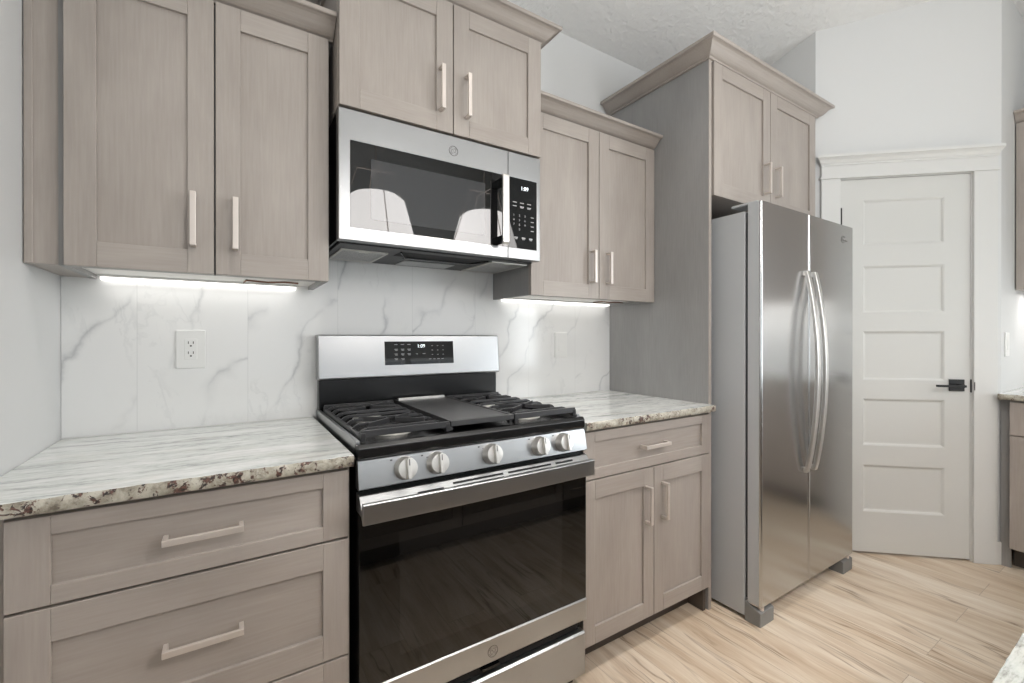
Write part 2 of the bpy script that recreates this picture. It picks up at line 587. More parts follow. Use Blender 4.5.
struct('wall_left', sidewall(XL - 0.12, XL, 0.0, -6.12), WALLM)
struct('wall_fridge_side', sidewall(P0[0], P0[0] + 0.10, 0.0, P0[1] - 0.0), WALLM)
struct('wall_right', sidewall(XR, XR + 0.12, YR, -6.12), WALLM)
struct('wall_pantry_return', MB().prism([(P1[0], 0), (XR, 0), (XR, ceil_z(YR)), (P1[0], ceil_z(YR))], 'y', YR, YR + 0.09), WALLM)
# unseen far wall, its three window openings added for the fill light
zt = ceil_z(YF)
m = MB()
xs = [XL]
for wx in (0.35, 1.75, 3.05): xs += [wx - 0.62, wx + 0.62]
xs.append(XR)
for i in range(0, len(xs), 2): m.box(xs[i], xs[i + 1], YF, YF - 0.12, 0, zt)
for i in range(1, len(xs) - 1, 2):
    m.box(xs[i], xs[i + 1], YF, YF - 0.12, 0, 0.38); m.box(xs[i], xs[i + 1], YF, YF - 0.12, 1.92, zt)
struct('wall_front', m, WALLM)
for i, wx in enumerate((0.35, 1.75, 3.05)):
    m = MB().frame(wx - 0.62, wx + 0.62, 0.38, 1.92, 0.05, 0.05, 0.05, 0.05, YF - 0.02, YF - 0.10)
    m.box(wx - 0.02, wx + 0.02, YF - 0.03, YF - 0.09, 0.43, 1.87)
    struct('window_%d' % (i + 1), m, TRIMM, 0.002)  # invented window frames around the far fill lamps

# patio doors added on solid walls, no openings, behind the side fill lamps
PANE = NT('patio_pane'); PANE.set(Base_Color=srgb(205, 215, 222), Roughness=0.05); PANE = PANE.m
for i, (x0, x1, ya, yb) in enumerate(((XL, XL + 0.04, -5.75, -3.05), (XR - 0.04, XR, -4.50, -2.70))):
    m = MB()
    m.box(x0, x1, ya, ya + 0.06, 0, 2.14); m.box(x0, x1, yb - 0.06, yb, 0, 2.14)
    m.box(x0, x1, ya + 0.06, yb - 0.06, 2.08, 2.14); m.box(x0, x1, ya + 0.06, yb - 0.06, 0, 0.06)
    ym = (ya + yb) / 2
    m.box(x0, x1, ym - 0.04, ym + 0.04, 0.06, 2.08)
    for a, b in ((ya + 0.06, ym - 0.04), (ym + 0.04, yb - 0.06)): m.box(x0 + 0.015, x1 - 0.015, a, b, 0.06, 2.08, 1)
    struct('door_%d' % (i + 2), m, [TRIMM, PANE], 0)  # added patio door, only frame and pane on the wall face

# diagonal pantry wall in its own frame: x along the wall, -y into the kitchen
PA = -0.7434
PM = Matrix.Translation((2.6111, -0.6853, 0)) @ Matrix.Rotation(PA, 4, 'Z')
DW, DH = 0.623, 2.076
m = MB()
m.box(-0.1275, -0.012, 0.0, 0.11, 0, 3.16); m.box(DW + 0.012, 0.7635, 0.0, 0.11, 0, 3.16)
m.box(-0.012, DW + 0.012, 0.0, 0.11, DH + 0.012, 3.16)
struct('wall_pantry', m, WALLM, 0, PM)
# door jamb and casing
m = MB()
m.box(-0.012, -0.003, -0.001, 0.10, 0, DH + 0.003); m.box(DW + 0.0015, DW + 0.012, -0.001, 0.10, 0, DH + 0.003)
m.box(-0.012, DW + 0.012, -0.001, 0.10, DH + 0.003, DH + 0.012)
struct('trim_1', m, TRIMM, 0.001, PM)
m = MB()
m.box(-0.105, -0.008, -0.018, 0.0, 0, DH + 0.006); m.box(DW + 0.0055, DW + 0.113, -0.018, 0.0, 0, DH + 0.006)
struct('trim_2', m, TRIMM, 0.002, PM)
m = MB()
m.box(-0.112, DW + 0.119, -0.024, 0.0, DH + 0.006, DH + 0.018)
m.box(-0.105, DW + 0.113, -0.019, 0.0, DH + 0.018, DH + 0.078)
cr = [(0, 0), (-0.024, 0), (-0.024, 0.010), (-0.030, 0.014), (-0.038, 0.026), (-0.050, 0.036), (-0.056, 0.038), (-0.056, 0.054), (0, 0.054)]
zc = DH + 0.078
secs = []
for x, sx in ((-0.105, -1), (DW + 0.113, 0.2)):
    secs.append([(x + sx * (-py - 0.019 if py < -0.019 else 0), py, zc + pz) for py, pz in cr])
m.sections(secs)
struct('trim_3', m, TRIMM, 0.0008, PM)

# five-panel pantry door
door = thing('door_1', 'white five-panel pantry door with black lever handle beside the refrigerator', 'door', (2.6111, -0.6853, 0), rz=PA)
door['kind'] = 'structure'
m = MB()
y0, y1 = 0.001, 0.036
pz = [(0.235, 0.494), (0.602, 0.861), (0.964, 1.234), (1.336, 1.595), (1.710, 1.961)]
px0, px1 = 0.112, 0.506
m.box(0.0, px0, y0, y1, 0.012, DH); m.box(px1, DW, y0, y1, 0.012, DH)
zz = 0.012
for a, b in pz:
    m.box(px0, px1, y0, y1, zz, a); zz = b
m.box(px0, px1, y0, y1, zz, DH)
for a, b in pz:     # sloped sticking and recessed field with a raised flat centre
    i1, i2, d1, d2 = 0.018, 0.026, 0.009, 0.009
    secs = []
    for ins, d in ((0, 0), (0.006, 0.003), (0.012, 0.009), (0.019, 0.010)):
        secs.append([(px0 + ins, y0 + d, a + ins), (px1 - ins, y0 + d, a + ins), (px1 - ins, y0 + d, b - ins), (px0 + ins, y0 + d, b - ins)])
    R = [[m.bm.verts.new(p) for p in s] for s in secs]
    for A, B in zip(R[:-1], R[1:]):
        for i in range(4): m._f([A[i], A[(i + 1) % 4], B[(i + 1) % 4], B[i]])
    m._f(R[-1])
part('door_slab', m, DOORM, door, 0, M=PM)
m = MB()
m.box(0.524, 0.594, -0.006, y0, 0.911, 0.974)
hd = part('rosette', m, BLACKM, door, 0.001, M=PM); tag(hd, 'matte black square rosette')
m = MB().cyl((0.559, -0.006, 0.942), (0.559, -0.050, 0.942), 0.010)
m.box(0.434, 0.566, -0.060, -0.044, 0.936, 0.948)
tag(part('lever_handle', m, BLACKM, door, 0.0015, M=PM), 'matte black lever handle')
for z in (0.26, 1.05, 1.87):
    m = MB().cyl((-0.002, -0.003, z - 0.05), (-0.002, -0.003, z + 0.05), 0.0075, seg=12)
    m.box(-0.004, 0.003, -0.002, 0.004, z - 0.045, z + 0.045)
    tag(part('hinge', m, BLACKM, door, 0, M=PM), 'black hinge')
m = MB().box(DW + 0.0005, DW + 0.0115, -0.0035, 0.004, 0.905, 0.975)
m.box(DW + 0.006, DW + 0.010, -0.0195, -0.0035, 0.918, 0.962)
tag(part('strike_plate', m, BLACKM, door, 0.001, M=PM), 'black strike plate')

# baseboards
m = MB().box(DW + 0.1135, 0.768, -0.014, -0.0005, 0, 0.12)
struct('baseboard_pantry', m, TRIMM, 0.002, PM)

# tile backsplash (on the back wall)
m = MB().box(XL + 0.001, 1.5065, -0.0085, -0.0005, 0.907, 1.52)
bs = part('tile_backsplash', m, TILE, None, 0)
tag(bs, 'white marble-look tile backsplash with grey veins behind the range', 'backsplash')
bs['kind'] = 'structure'
m = MB().prism([(-0.0085, 0.9068), (-0.0125, 0.9068), (-0.0085, 0.911)], 'x', XL + 0.001, -0.013)
m.prism([(-0.0085, 0.9068), (-0.0125, 0.9068), (-0.0085, 0.911)], 'x', 0.764, 1.506)
struct('trim_4', m, TRIMM)


# ------------------------------------------------------------------ cabinet pieces
def shaker(x0, x1, z0, z1, yf, st=0.057, rb=0.060, rt=0.060, t=0.020, axis=None):
    """a shaker front facing -y with recessed centre panel"""
    m = MB()
    m.frame(x0, x1, z0, z1, st, st, rb, rt, yf, yf + t, 0, 1)
    # centre panel with a small bevel towards the frame
    return m, (x0 + st, x1 - st, z0 + rb, z1 - rt)


def front(name, parent, x0, x1, z0, z1, yf, st=0.057, rb=0.060, rt=0.060, M=None, level=False):
    m, (a, b, c, d) = shaker(x0, x1, z0, z1, yf, st, rb, rt)
    m.box(a - 0.004, b + 0.004, yf + 0.0085, yf + 0.016, c - 0.004, d + 0.004, 1 if level else 0)
    return part(name, m, [WOODV, WOODH], parent, 0.0014, M=M)


def pull(parent, x, z, yf, length=0.140, vert=True, M=None):
    """square bar pull, ends turned back to the face"""
    m = MB(); h = length / 2; pr = 0.034; t = 0.0135
    if vert:
        m.box(x - t / 2, x + t / 2, yf - pr, yf - pr + 0.008, z - h, z + h)
        m.box(x - t / 2, x + t / 2, yf - pr + 0.008, yf, z - h, z - h + 0.009)
        m.box(x - t / 2, x + t / 2, yf - pr + 0.008, yf, z + h - 0.009, z + h)
    else:
        m.box(x - h, x + h, yf - pr, yf - pr + 0.008, z - t / 2, z + t / 2)
        m.box(x - h, x - h + 0.009, yf - pr + 0.008, yf, z - t / 2, z + t / 2)
        m.box(x + h - 0.009, x + h, yf - pr + 0.008, yf, z - t / 2, z + t / 2)
    o = part('handle', m, NICKEL, parent, 0.0012, M=M)
    return tag(o, 'satin nickel bar handle')


CROWN = [(0, 0), (0.010, 0), (0.012, 0.006), (0.020, 0.009), (0.027, 0.014), (0.036, 0.023), (0.044, 0.033),
         (0.052, 0.041), (0.060, 0.045), (0.068, 0.046), (0.070, 0.049), (0.070, 0.060), (0, 0.060)]


def crown(parent, path, z, h=0.060, pr=0.070):
    """path: list of (x, y, dx, dy) with mitre directions"""
    secs = []
    for (x, y, dx, dy) in path:
        secs.append([(x + dx * o * pr / 0.070, y + dy * o * pr / 0.070, z + k * h / 0.060) for o, k in CROWN])
    return part('crown_molding', MB().sections(secs), WOODH, parent, 0.0007)


# ---- base drawer cabinet, left of the range
YB = -0.622
bc = thing('base_cabinet', 'stained wooden base cabinet of stacked drawers left of the range', 'cabinet', (-0.345, -0.30, 0))
m = MB()
m.box(XL + 0.003, -0.012, -0.004, -0.600, 0.105, 0.8775)
part('body', m, WOODV, bc, 0.001)
part('toe_kick', MB().box(XL + 0.003, -0.014, -0.45, -0.525, 0.0, 0.104), KICK, bc, 0)
tag(part('filler_strip', MB().box(XL + 0.003, -0.620, -0.6005, -0.606, 0.105, 0.8775), WOODV, bc, 0.001))
for (z0, z1, rb, rt) in ((0.6985, 0.8665, 0.036, 0.036), (0.4025, 0.6930, 0.063, 0.065), (0.1120, 0.3975, 0.063, 0.063)):
    d = front('drawer', bc, -0.6175, -0.018, z0, z1, YB, 0.061, rb, rt, level=True)
    pull(d, -0.3175, (z0 + rb + z1 - rt) / 2 if rb < 0.05 else z1 - 0.137, YB, 0.143, False)

# ---- base cabinet right of the range
bc2 = thing('base_cabinet', 'stained wooden base cabinet with one drawer above two doors, between range and refrigerator', 'cabinet', (1.13, -0.30, 0))
part('body', MB().box(0.7635, 1.4965, -0.004, -0.600, 0.105, 0.8775), WOODV, bc2, 0.001)
m = MB().box(0.766, 1.478, -0.45, -0.525, 0.0, 0.104)
m.box(1.478, 1.4965, -0.45, -0.600, 0.0, 0.1045)
part('toe_kick', m, KICK, bc2, 0)
d = front('drawer', bc2, 0.7655, 1.4955, 0.6985, 0.8665, YB, 0.055, 0.037, 0.037, level=True)
pull(d, 1.125, 0.783, YB, 0.143, False)
for (x0, x1, hx) in ((0.7655, 1.1310, 1.1310 - 0.046), (1.1345, 1.4955, 1.1345 + 0.046)):
    d = front('door', bc2, x0, x1, 0.1126, 0.6935, YB, 0.056, 0.061, 0.067)
    pull(d, hx, 0.556, YB, 0.143)

# ---- countertops
def slab(name, label, x0, x1, y0, y1, z0, z1, edge_x0=False, edge_x1=False):
    """granite slab: polished top, rough chiselled front"""
    m = MB()
    nx = max(2, int((x1 - x0) / 0.012))
    m.box(x0, x1, y0 + 0.006, y1, z0, z1, 0)
    # rough front
    nz = 4
    rows = []
    rr = random.Random(int(x0 * 1000) + 5)
    for k in range(nz + 1):
        row = []
        for i in range(nx + 1):
            x = x0 + (x1 - x0) * i / nx
            j = 0 if k in (nz,) else rr.uniform(-0.0018, 0.0022)
            prof = [0.003, 0.0, -0.0005, 0.0, 0.0022][k]
            row.append(m.bm.verts.new((x, y0 + prof + j, z0 + (z1 - z0) * k / nz + (rr.uniform(-0.0012, 0.0006) if k == nz else 0))))
        rows.append(row)
    for k in range(nz):
        for i in range(nx): m._f([rows[k][i], rows[k][i + 1], rows[k + 1][i + 1], rows[k + 1][i]], 1, True)
    back_b = [m.bm.verts.new((x0 + (x1 - x0) * i / nx, y0 + 0.006, z0)) for i in range(nx + 1)]
    back_t = [m.bm.verts.new((x0 + (x1 - x0) * i / nx, y0 + 0.006, z1)) for i in range(nx + 1)]
    for i in range(nx):
        m._f([back_b[i], back_b[i + 1], rows[0][i + 1], rows[0][i]], 1)
        m._f([rows[nz][i], rows[nz][i + 1], back_t[i + 1], back_t[i]], 0)
    for i in (0, nx):
        m._f([back_b[i]] + [rows[k][i] for k in range(nz + 1)] + [back_t[i]], 1)
    o = part(name, m, [GRAN, GREDGE], None, 0)
    return tag(o, label, 'countertop')


ZT, ZU = 0.9065, 0.8785
slab('countertop', 'pale streaked granite countertop left of the range, on the drawer cabinet', XL + 0.002, -0.0105, -0.6455, -0.0095, ZU, ZT)
slab('countertop', 'pale streaked granite countertop between the range and the tall panel', 0.7625, 1.5035, -0.6455, -0.0095, ZU, ZT)

# ---- upper cabinets
YU = -0.317
ZUB, ZUT = 1.3750, 2.1270


def upper_body(x0, x1, yf, z0, z1, parent, recess=0.012):
    """carcass with a recessed white underside"""
    m = MB()
    m.box(x0, x0 + 0.016, -0.010, yf, z0, z1, 0); m.box(x1 - 0.016, x1, -0.010, yf, z0, z1, 0)
    m.box(x0 + 0.016, x1 - 0.016, yf + 0.018, yf, z0, z0 + 0.03, 0)
    m.box(x0 + 0.016, x1 - 0.016, -0.010, yf + 0.018, z0 + recess, z1, 0)
    m.box(x0 + 0.016, x1 - 0.016, yf + 0.018, yf, z0 + 0.03, z1, 0)
    bm = m.bm
    bm.faces.ensure_lookup_table()
    for f in bm.faces:
        f.normal_update()
        if abs(f.normal.z) > 0.9 and abs(f.calc_center_median().z - (z0 + recess)) < 1e-4: f.material_index = 1
    return part('body', m, [PANEL, MAPLE], parent, 0)


uc = thing('wall_cabinet', 'stained wooden wall cabinet with two tall doors in the left corner, left of the microwave', 'cabinet', (-0.33, -0.16, ZUB))
upper_body(-0.620, -0.0105, -0.297, ZUB, 2.18, uc)
m = MB().box(XL + 0.002, -0.621, -0.010, -0.2900, ZUB + 0.002, 2.18)
part('filler_strip', m, WOODV, uc, 0.001)
tag(part('scribe_molding', MB().box(XL + 0.002, XL + 0.018, -0.2901, -0.2940, ZUB + 0.002, 2.13), WOODV, uc, 0.002))
GX = -0.3056
for (x0, x1, hx) in ((-0.6070, GX - 0.002, GX - 0.048), (GX + 0.002, -0.0105, GX + 0.048)):
    d = front('door', uc, x0, x1, ZUB, ZUT, YU, 0.059, 0.062, 0.060)
    pull(d, hx, 1.516, YU, 0.143)
crown(uc, [(XL + 0.002, -0.297, 0, -1), (0.004, -0.297, 0, -1)], ZUT + 0.001)

mc = thing('wall_cabinet', 'short stained wooden wall cabinet with two doors directly above the microwave', 'cabinet', (0.38, -0.19, 1.90))
MX0, MX1 = 0.006, 0.757
YM = -0.387
m = MB().box(MX0, MX1, -0.010, -0.367, 1.9025, 2.40)
part('body', m, WOODV, mc, 0.001)
gm = (MX0 + MX1) / 2
for (x0, x1, hx) in ((MX0 + 0.001, gm - 0.0018, gm - 0.049), (gm + 0.0018, MX1 - 0.001, gm + 0.049)):
    d = front('door', mc, x0, x1, 1.9035, 2.3525, YM, 0.060, 0.062, 0.062)
    pull(d, hx, 2.040, YM, 0.148)
crown(mc, [(MX0, -0.010, -1, 0), (MX0, -0.367, -1, -1), (MX1, -0.367, 1, -1), (MX1, -0.010, 1, 0)], 2.3535, 0.057, 0.068)

rc = thing('wall_cabinet', 'stained wooden wall cabinet with two doors between the microwave and the tall panel', 'cabinet', (1.13, -0.16, ZUB))
RX0, RX1 = 0.7585, 1.5035
upper_body(RX0, RX1, -0.297, 1.3735, 2.175, rc)
gr = 1.132
for (x0, x1, hx) in ((RX0, gr - 0.0018, gr - 0.048), (gr + 0.0018, RX1 - 0.001, gr + 0.048)):
    d = front('door', rc, x0, x1, 1.3725, 2.1240, YU, 0.061, 0.062, 0.062)
    pull(d, hx, 1.512, YU, 0.143)
crown(rc, [(RX0 + 0.0005, -0.297, 0, -1), (RX1, -0.297, 0, -1)], 2.1250, 0.055, 0.070)

# ---- cabinet built over and beside the refrigerator
fc = thing('tall_cabinet', 'stained wooden surround with tall grey side panel and two doors above the refrigerator', 'cabinet', (1.99, -0.30, 0))
PX = 1.5045
tag(part('side_panel', MB().box(PX, PX + 0.019, -0.004, -0.609, 0.0, 2.424), PANEL, fc, 0.001), 'grey stained tall side panel')
tag(part('edge_strip', MB().box(PX, PX + 0.019, -0.6092, -0.6105, 0.0, 2.424), WOODV, fc, 0))
part('side_panel', MB().box(2.474, 2.492, -0.004, -0.598, 0.0, 2.424), WOODV, fc, 0.001)
YFD = -0.618
part('body', MB().box(PX + 0.0195, 2.4735, -0.006, -0.597, 1.830, 2.424), [WOODV], fc, 0.001)
fg = 2.002
for (x0, x1, hx) in ((1.533, fg - 0.002, fg - 0.055), (fg + 0.002, 2.471, fg + 0.048)):
    d = front('door', fc, x0, x1, 1.829, 2.4205, YFD, 0.064, 0.062, 0.060)
    pull(d, hx, 1.975, YFD, 0.150)
crown(fc, [(PX, -0.006, -1, 0), (PX, -0.6095, -1, -1), (2.492, -0.6095, 1, -1)], 2.4215, 0.062, 0.068)

# ---- refrigerator
FX0, FX1, FG = 1.573, 2.451, 1.978
FYF, FZT, FZB = -0.803, 1.764, 0.085
fr = thing('refrigerator', 'tall stainless side-by-side refrigerator with two bowed handles', 'refrigerator', (2.01, -0.40, 0))
tag(part('body', MB().box(FX0, FX1, -0.05, -0.732, 0.018, 1.735), GREYP, fr, 0.003), 'grey painted case')
part('door_gasket', MB().box(FX0 + 0.012, FX1 - 0.012, -0.7325, -0.7455, FZB + 0.01, FZT - 0.035), GASKET, fr, 0)


def fridge_door(name, x0, x1):
    """slab with softly rounded front corners"""
    pr = []
    r = 0.010
    for cx, a in ((x1 - r, 0), (x0 + r, -90)):
        for k in range(6):
            t = math.radians(a - 90 * k / 5)
            pr.append((cx + r * math.cos(t), FYF + r + r * math.sin(t)))
    pr += [(x0, -0.746), (x1, -0.746)]
    m = MB().prism(pr, 'z', FZB, FZT, 0, False)
    bm = m.bm
    for f in bm.faces:
        f.normal_update()
        c = f.calc_center_median()
        if c.y > FYF + r * 0.95 or abs(f.normal.z) > 0.9: f.material_index = 1
        if abs(f.normal.z) < 0.5: f.smooth = True
    o = part(name, m, [STEELF, GREYP], fr, 0)
    o.modifiers.new('flat_front', 'WEIGHTED_NORMAL').keep_sharp = True
    return o


fd1 = fridge_door('freezer_door', FX0, FG - 0.002)
fd2 = fridge_door('door', FG + 0.002, FX1)
for d_, hx in ((fd1, FG - 0.045), (fd2, FG + 0.030)):
    pts = []
    for k in range(29):
        t = k / 28.0
        z = 0.590 + (1.500 - 0.590) * t
        bow = math.sin(PI * t) ** 0.8
        pts.append((hx, FYF - 0.010 - 0.046 * bow, z))
    m = MB().tube(pts, 0.01, flat=(0.027, 0.015, (0, -1, 0)))
    for zz in (0.600, 1.490):
        m.box(hx - 0.011, hx + 0.011, FYF - 0.012, FYF + 0.001, zz - 0.012, zz + 0.012)
    tag(part('handle', m, STEELH, d_, 0.003, 3), 'bright bowed bar handle')
# maker's badge near the top of the right door
m = MB()
arc = [(2.333 + 0.020 * math.cos(a) * 1.0, FYF - 0.0012, 1.692 + 0.017 * math.sin(a)) for a in [math.radians(40 + 17 * k) for k in range(17)]]
m.tube(arc, 0.0009, 6)
m.prism([(2.316, 1.684), (2.326, 1.684), (2.322, 1.701)], 'y', FYF - 0.0015, FYF + 0.0002)
for k in range(6): m.box(2.331 + 0.0085 * k, 2.336 + 0.0085 * k, FYF - 0.0012, FYF + 0.0002, 1.684, 1.690 + 0.003 * (k % 3 == 0))
tag(part('badge', m, LOGOM, fd2, 0), 'small grey badge')
for x in (FX0 + 0.02, FX1 - 0.10):
    part('hinge_cover', MB().box(x, x + 0.08, -0.66, -0.775, 1.7355 if False else 1.7645, 1.776), GREYP, fr, 0.004)
part('grille', MB().box(FX0 + 0.12, FX1 - 0.12, -0.66, -0.70, 0.0185, 0.08), DARK, fr, 0)
for sx, x in ((1, FX0), (-1, FX1)):
    m = MB()
    xa, xb = (x, x + sx * 0.105)
    pr = [(-0.7325, 0.0), (-0.800, 0.0), (-0.800, 0.058), (-0.7325, 0.086)]
    m.prism(pr, 'x', xa, xb)
    ft = part('foot_cover', m, FOOTM, fr, 0.002)
    m = MB().box(x + sx * 0.006, x + sx * 0.06, -0.735, -0.796, 0.0775, 0.0845)
    m.cyl((x + sx * 0.03, -0.785, 0.060), (x + sx * 0.03, -0.785, 0.0845), 0.012)
    part('bottom_hinge', m, NICKEL, fr, 0)

# ---- microwave over the range
mw = thing('microwave', 'stainless over-the-range microwave with black glass door and keypad', 'microwave', (0.38, -0.2, 1.498))


def k1(x, z): return (CX + (x - CX) * 1.0127, CZ + (z - CZ) * 1.0127)


MZ0, MZ1 = 1.498, 1.898
YMW = -0.380
SEAM = k1(0.598, 1.5)[0]
part('body', MB().box(MX0 + 0.002, MX1 - 0.002, -0.0095, -0.343, MZ0 + 0.004, MZ1 - 0.001), BLACKP, mw, 0.001)
gx0, gz0 = k1(0.036, 1.535); gx1, gz1 = k1(0.728, 1.797)


def curved_band(m, x0, x1, z0, z1, mi=0): m.box(x0, x1, YMW, -0.3435, z0, z1, mi)


# door
m = MB()
sd_ = SEAM - 0.0008
outl = [(sd_, MZ0), (MX0, MZ0), (MX0, MZ1), (sd_, MZ1), (sd_, gz1), (gx0, gz1), (gx0, gz0), (sd_, gz0)]
m.prism(outl, 'y', YMW, -0.3435)
mdoor = part('door', m, STEEL, mw, 0.002)
m = MB().rrect(gx0 - 0.003, SEAM - 0.0008, gz0 - 0.003, gz1 + 0.003, YMW + 0.0015, -0.345, 0.006)
gl = part('door_glass', m, MWG, mdoor, 0)
tag(gl, 'black reflective door window')
sx0, sz0 = k1(0.098, 1.565); sx1, sz1 = k1(0.502, 1.752)
tag(part('window_screen', MB().rrect(sx0, sx1, sz0, sz1, YMW + 0.0008, YMW + 0.002, 0.004), MWS, mdoor, 0))
m = MB()
hxx = 0.5735
m.prism([(YMW - 0.046, 1.545), (YMW - 0.036, 1.536), (YMW - 0.036, 1.796), (YMW - 0.046, 1.788)], 'x', hxx - 0.014, hxx + 0.014)
tag(part('handle', m, STEELH, mdoor, 0.003, 3), 'bright vertical bar handle')
for zc in (1.560, 1.770):
    m = MB().box(hxx - 0.012, hxx + 0.012, YMW - 0.0362, YMW + 0.001, zc - 0.012, zc + 0.012)
    tag(part('handle_bracket', m, BLACKP, mdoor, 0.002), 'black handle bracket')
# control side
m = MB()
sd_ = SEAM + 0.0008
outl = [(sd_, MZ0), (MX1, MZ0), (MX1, MZ1), (sd_, MZ1), (sd_, gz1), (gx1, gz1), (gx1, gz0), (sd_, gz0)]
m.prism(outl, 'y', YMW, -0.3435)
part('control_frame', m, STEEL, mw, 0.002)
m = MB().rrect(SEAM + 0.0008, gx1 + 0.002, gz0 - 0.003, gz1 + 0.003, YMW + 0.0012, -0.345, 0.005)
yk = YMW + 0.0009
cw = gx1 - SEAM
glyphs(m, '1:09', (SEAM + cw * 0.57, yk, gz1 - 0.036), 0.021, 2)
for r_, zz in enumerate((gz1 - 0.092, gz1 - 0.106)):
    for c_ in range(3):
        xx = SEAM + 0.030 + c_ * 0.033
        m.box(xx - 0.009, xx + 0.009, yk, yk + 0.0004, zz - 0.0016, zz + 0.0016, 1)
        if r_ == 1 and c_ > 0: m.box(xx - 0.008, xx + 0.006, yk, yk + 0.0004, zz - 0.0052, zz - 0.0028, 1)
for c_ in range(4):
    if c_ < 3: continue
    for r_ in range(4):
        zz = gz1 - 0.141 - r_ * 0.0175
        m.box(SEAM + 0.104, SEAM + 0.118, yk, yk + 0.0004, zz - 0.0016, zz + 0.0012, 1)
for c_, nm in enumerate(range(3)):
    xx = SEAM + 0.036 + c_ * 0.034; zz = gz1 - 0.226
    m.box(xx - 0.008, xx + 0.008, yk, yk + 0.0004, zz - 0.001, zz + 0.0035, 1)
    m.box(xx - 0.005, xx + 0.006, yk, yk + 0.0004, zz - 0.0055, zz - 0.0025, 1)
for i, ch in enumerate(['1', '2', '3', '4', '5', '6', '7', '8', '9', '0']):
    r_, c_ = divmod(i, 3)
    if ch == '0': r_, c_ = 3, 1
    glyphs(m, ch, (SEAM + 0.026 + c_ * 0.0255, yk, gz1 - 0.141 - r_ * 0.0175), 0.0115, 1)
tag(part('control_panel', m, [PANELG, PRINT, DIGIT], mw, 0), 'black keypad panel with lit clock')


def roundel(cx, cz, y, r):
    """round maker's monogram: ring with curling script strokes inside"""
    m = MB()
    m.tube([(cx + r * math.cos(2 * PI * k / 40), y, cz + r * math.sin(2 * PI * k / 40)) for k in range(41)], r * 0.07, 8)
    for s_, ph in ((-1, 0.2), (1, 3.4)):     # two facing script curls
        pts = []
        for k in range(26):
            t = k / 25.0
            a = ph + 5.0 * t
            q = r * (0.16 + 0.22 * t)
            pts.append((cx + s_ * r * 0.22 + q * math.cos(a), y, cz + q * 1.35 * math.sin(a)))
        m.tube(pts, r * 0.05, 6)
    for k in range(4):                        # little swashes just inside the ring
        a0 = PI / 4 + k * PI / 2
        m.tube([(cx + r * 0.82 * math.cos(a0 + d), y, cz + r * (0.82 - 0.12 * math.cos(d * 3)) * math.sin(a0 + d)) for d in [-0.35 + 0.1 * i for i in range(8)]], r * 0.045, 6)
    return m


lx, lz = k1(0.377, 1.8395)
tag(part('logo', roundel(lx, lz, YMW - 0.0002, 0.0165), LOGOM, mdoor, 0), 'round monogram badge')
# underside
m = MB()
m.box(MX0 + 0.012, MX1 - 0.012, -0.012, -0.342, MZ0 - 0.004, MZ0 + 0.0035)
m.box(MX0 + 0.012, MX0 + 0.03, -0.012, -0.03, MZ0 - 0.014, MZ0 - 0.004)
un = part('underside', m, BLACKM, mw, 0.002)
for (a, b, c, d) in ((0.045, 0.185, -0.250, -0.050), (0.590, 0.735, -0.300, -0.050)):
    fl = part('grease_filter', MB().box(a, b, c, d, MZ0 - 0.0065, MZ0 - 0.0042), FILTER, un, 0)
    m = MB()
    m.box(a - 0.009, a, c - 0.009, d + 0.009, MZ0 - 0.009, MZ0 - 0.0042); m.box(b, b + 0.009, c - 0.009, d + 0.009, MZ0 - 0.009, MZ0 - 0.0042)
    m.box(a, b, c - 0.009, c, MZ0 - 0.009, MZ0 - 0.0042); m.box(a, b, d, d + 0.009, MZ0 - 0.009, MZ0 - 0.0042)
    m.box((a + b) / 2 - 0.015, (a + b) / 2 + 0.015, c + 0.004, c + 0.016, MZ0 - 0.0095, MZ0 - 0.0062)
    part('filter_frame', m, ALU, fl, 0.0006)
tag(part('lamp_lens', MB().box(0.29, 0.50, -0.145, -0.040, MZ0 - 0.007, MZ0 - 0.0042), plain('frosted_lens', srgb(170, 172, 172), 0.3), un, 0.001), 'frosted lamp lens')
m = MB()
m.box(0.225, 0.565, -0.300, -0.215, MZ0 - 0.0046, MZ0 - 0.0042)
part('air_vent', m, DARK, un, 0)
m = MB()
m.tube([(0.225, -0.302, MZ0 - 0.007), (0.268, -0.212, MZ0 - 0.007), (0.53, -0.212, MZ0 - 0.007), (0.568, -0.302, MZ0 - 0.007)], 0.003, 8)
m.box(0.27, 0.53, -0.205, -0.185, MZ0 - 0.008, MZ0 - 0.0042)
part('vent_rim', m, BLACKP, un, 0)

# ---- gas range
rg = thing('gas_range', 'stainless freestanding gas range with black oven door and cast iron grates', 'range', (0.378, -0.33, 0))
RX = 0.757
m = MB().box(0.003, RX - 0.003, -0.012, -0.615, 0.02, 0.885)
part('body', m, BLACKP, rg, 0.002)
for sx in (0.04, RX - 0.04):
    for sy in (-0.06, -0.56): part('levelling_foot', MB().cyl((sx, sy, 0), (sx, sy, 0.0205), 0.016, seg=16), BLACKM, rg, 0)
# cooktop: black pan with steel side trims
m = MB()
m.box(0.0115, RX - 0.0115, -0.05, -0.600, 0.886, 0.916)
m.prism([(-0.600, 0.8905), (-0.636, 0.8905), (-0.640, 0.897), (-0.640, 0.918), (-0.632, 0.928), (-0.612, 0.9275), (-0.600, 0.917)], 'x', 0.0, RX)
m.box(0.0115, RX - 0.0115, -0.05, -0.066, 0.916, 0.930)
ck = part('cooktop', m, BLACKP, rg, 0.002)
for xa in (0.0, RX - 0.0112):
    tag(part('side_trim', MB().box(xa, xa + 0.0112, -0.02, -0.6115, 0.886, 0.934), STEEL, ck, 0.0015), 'stainless side trim')
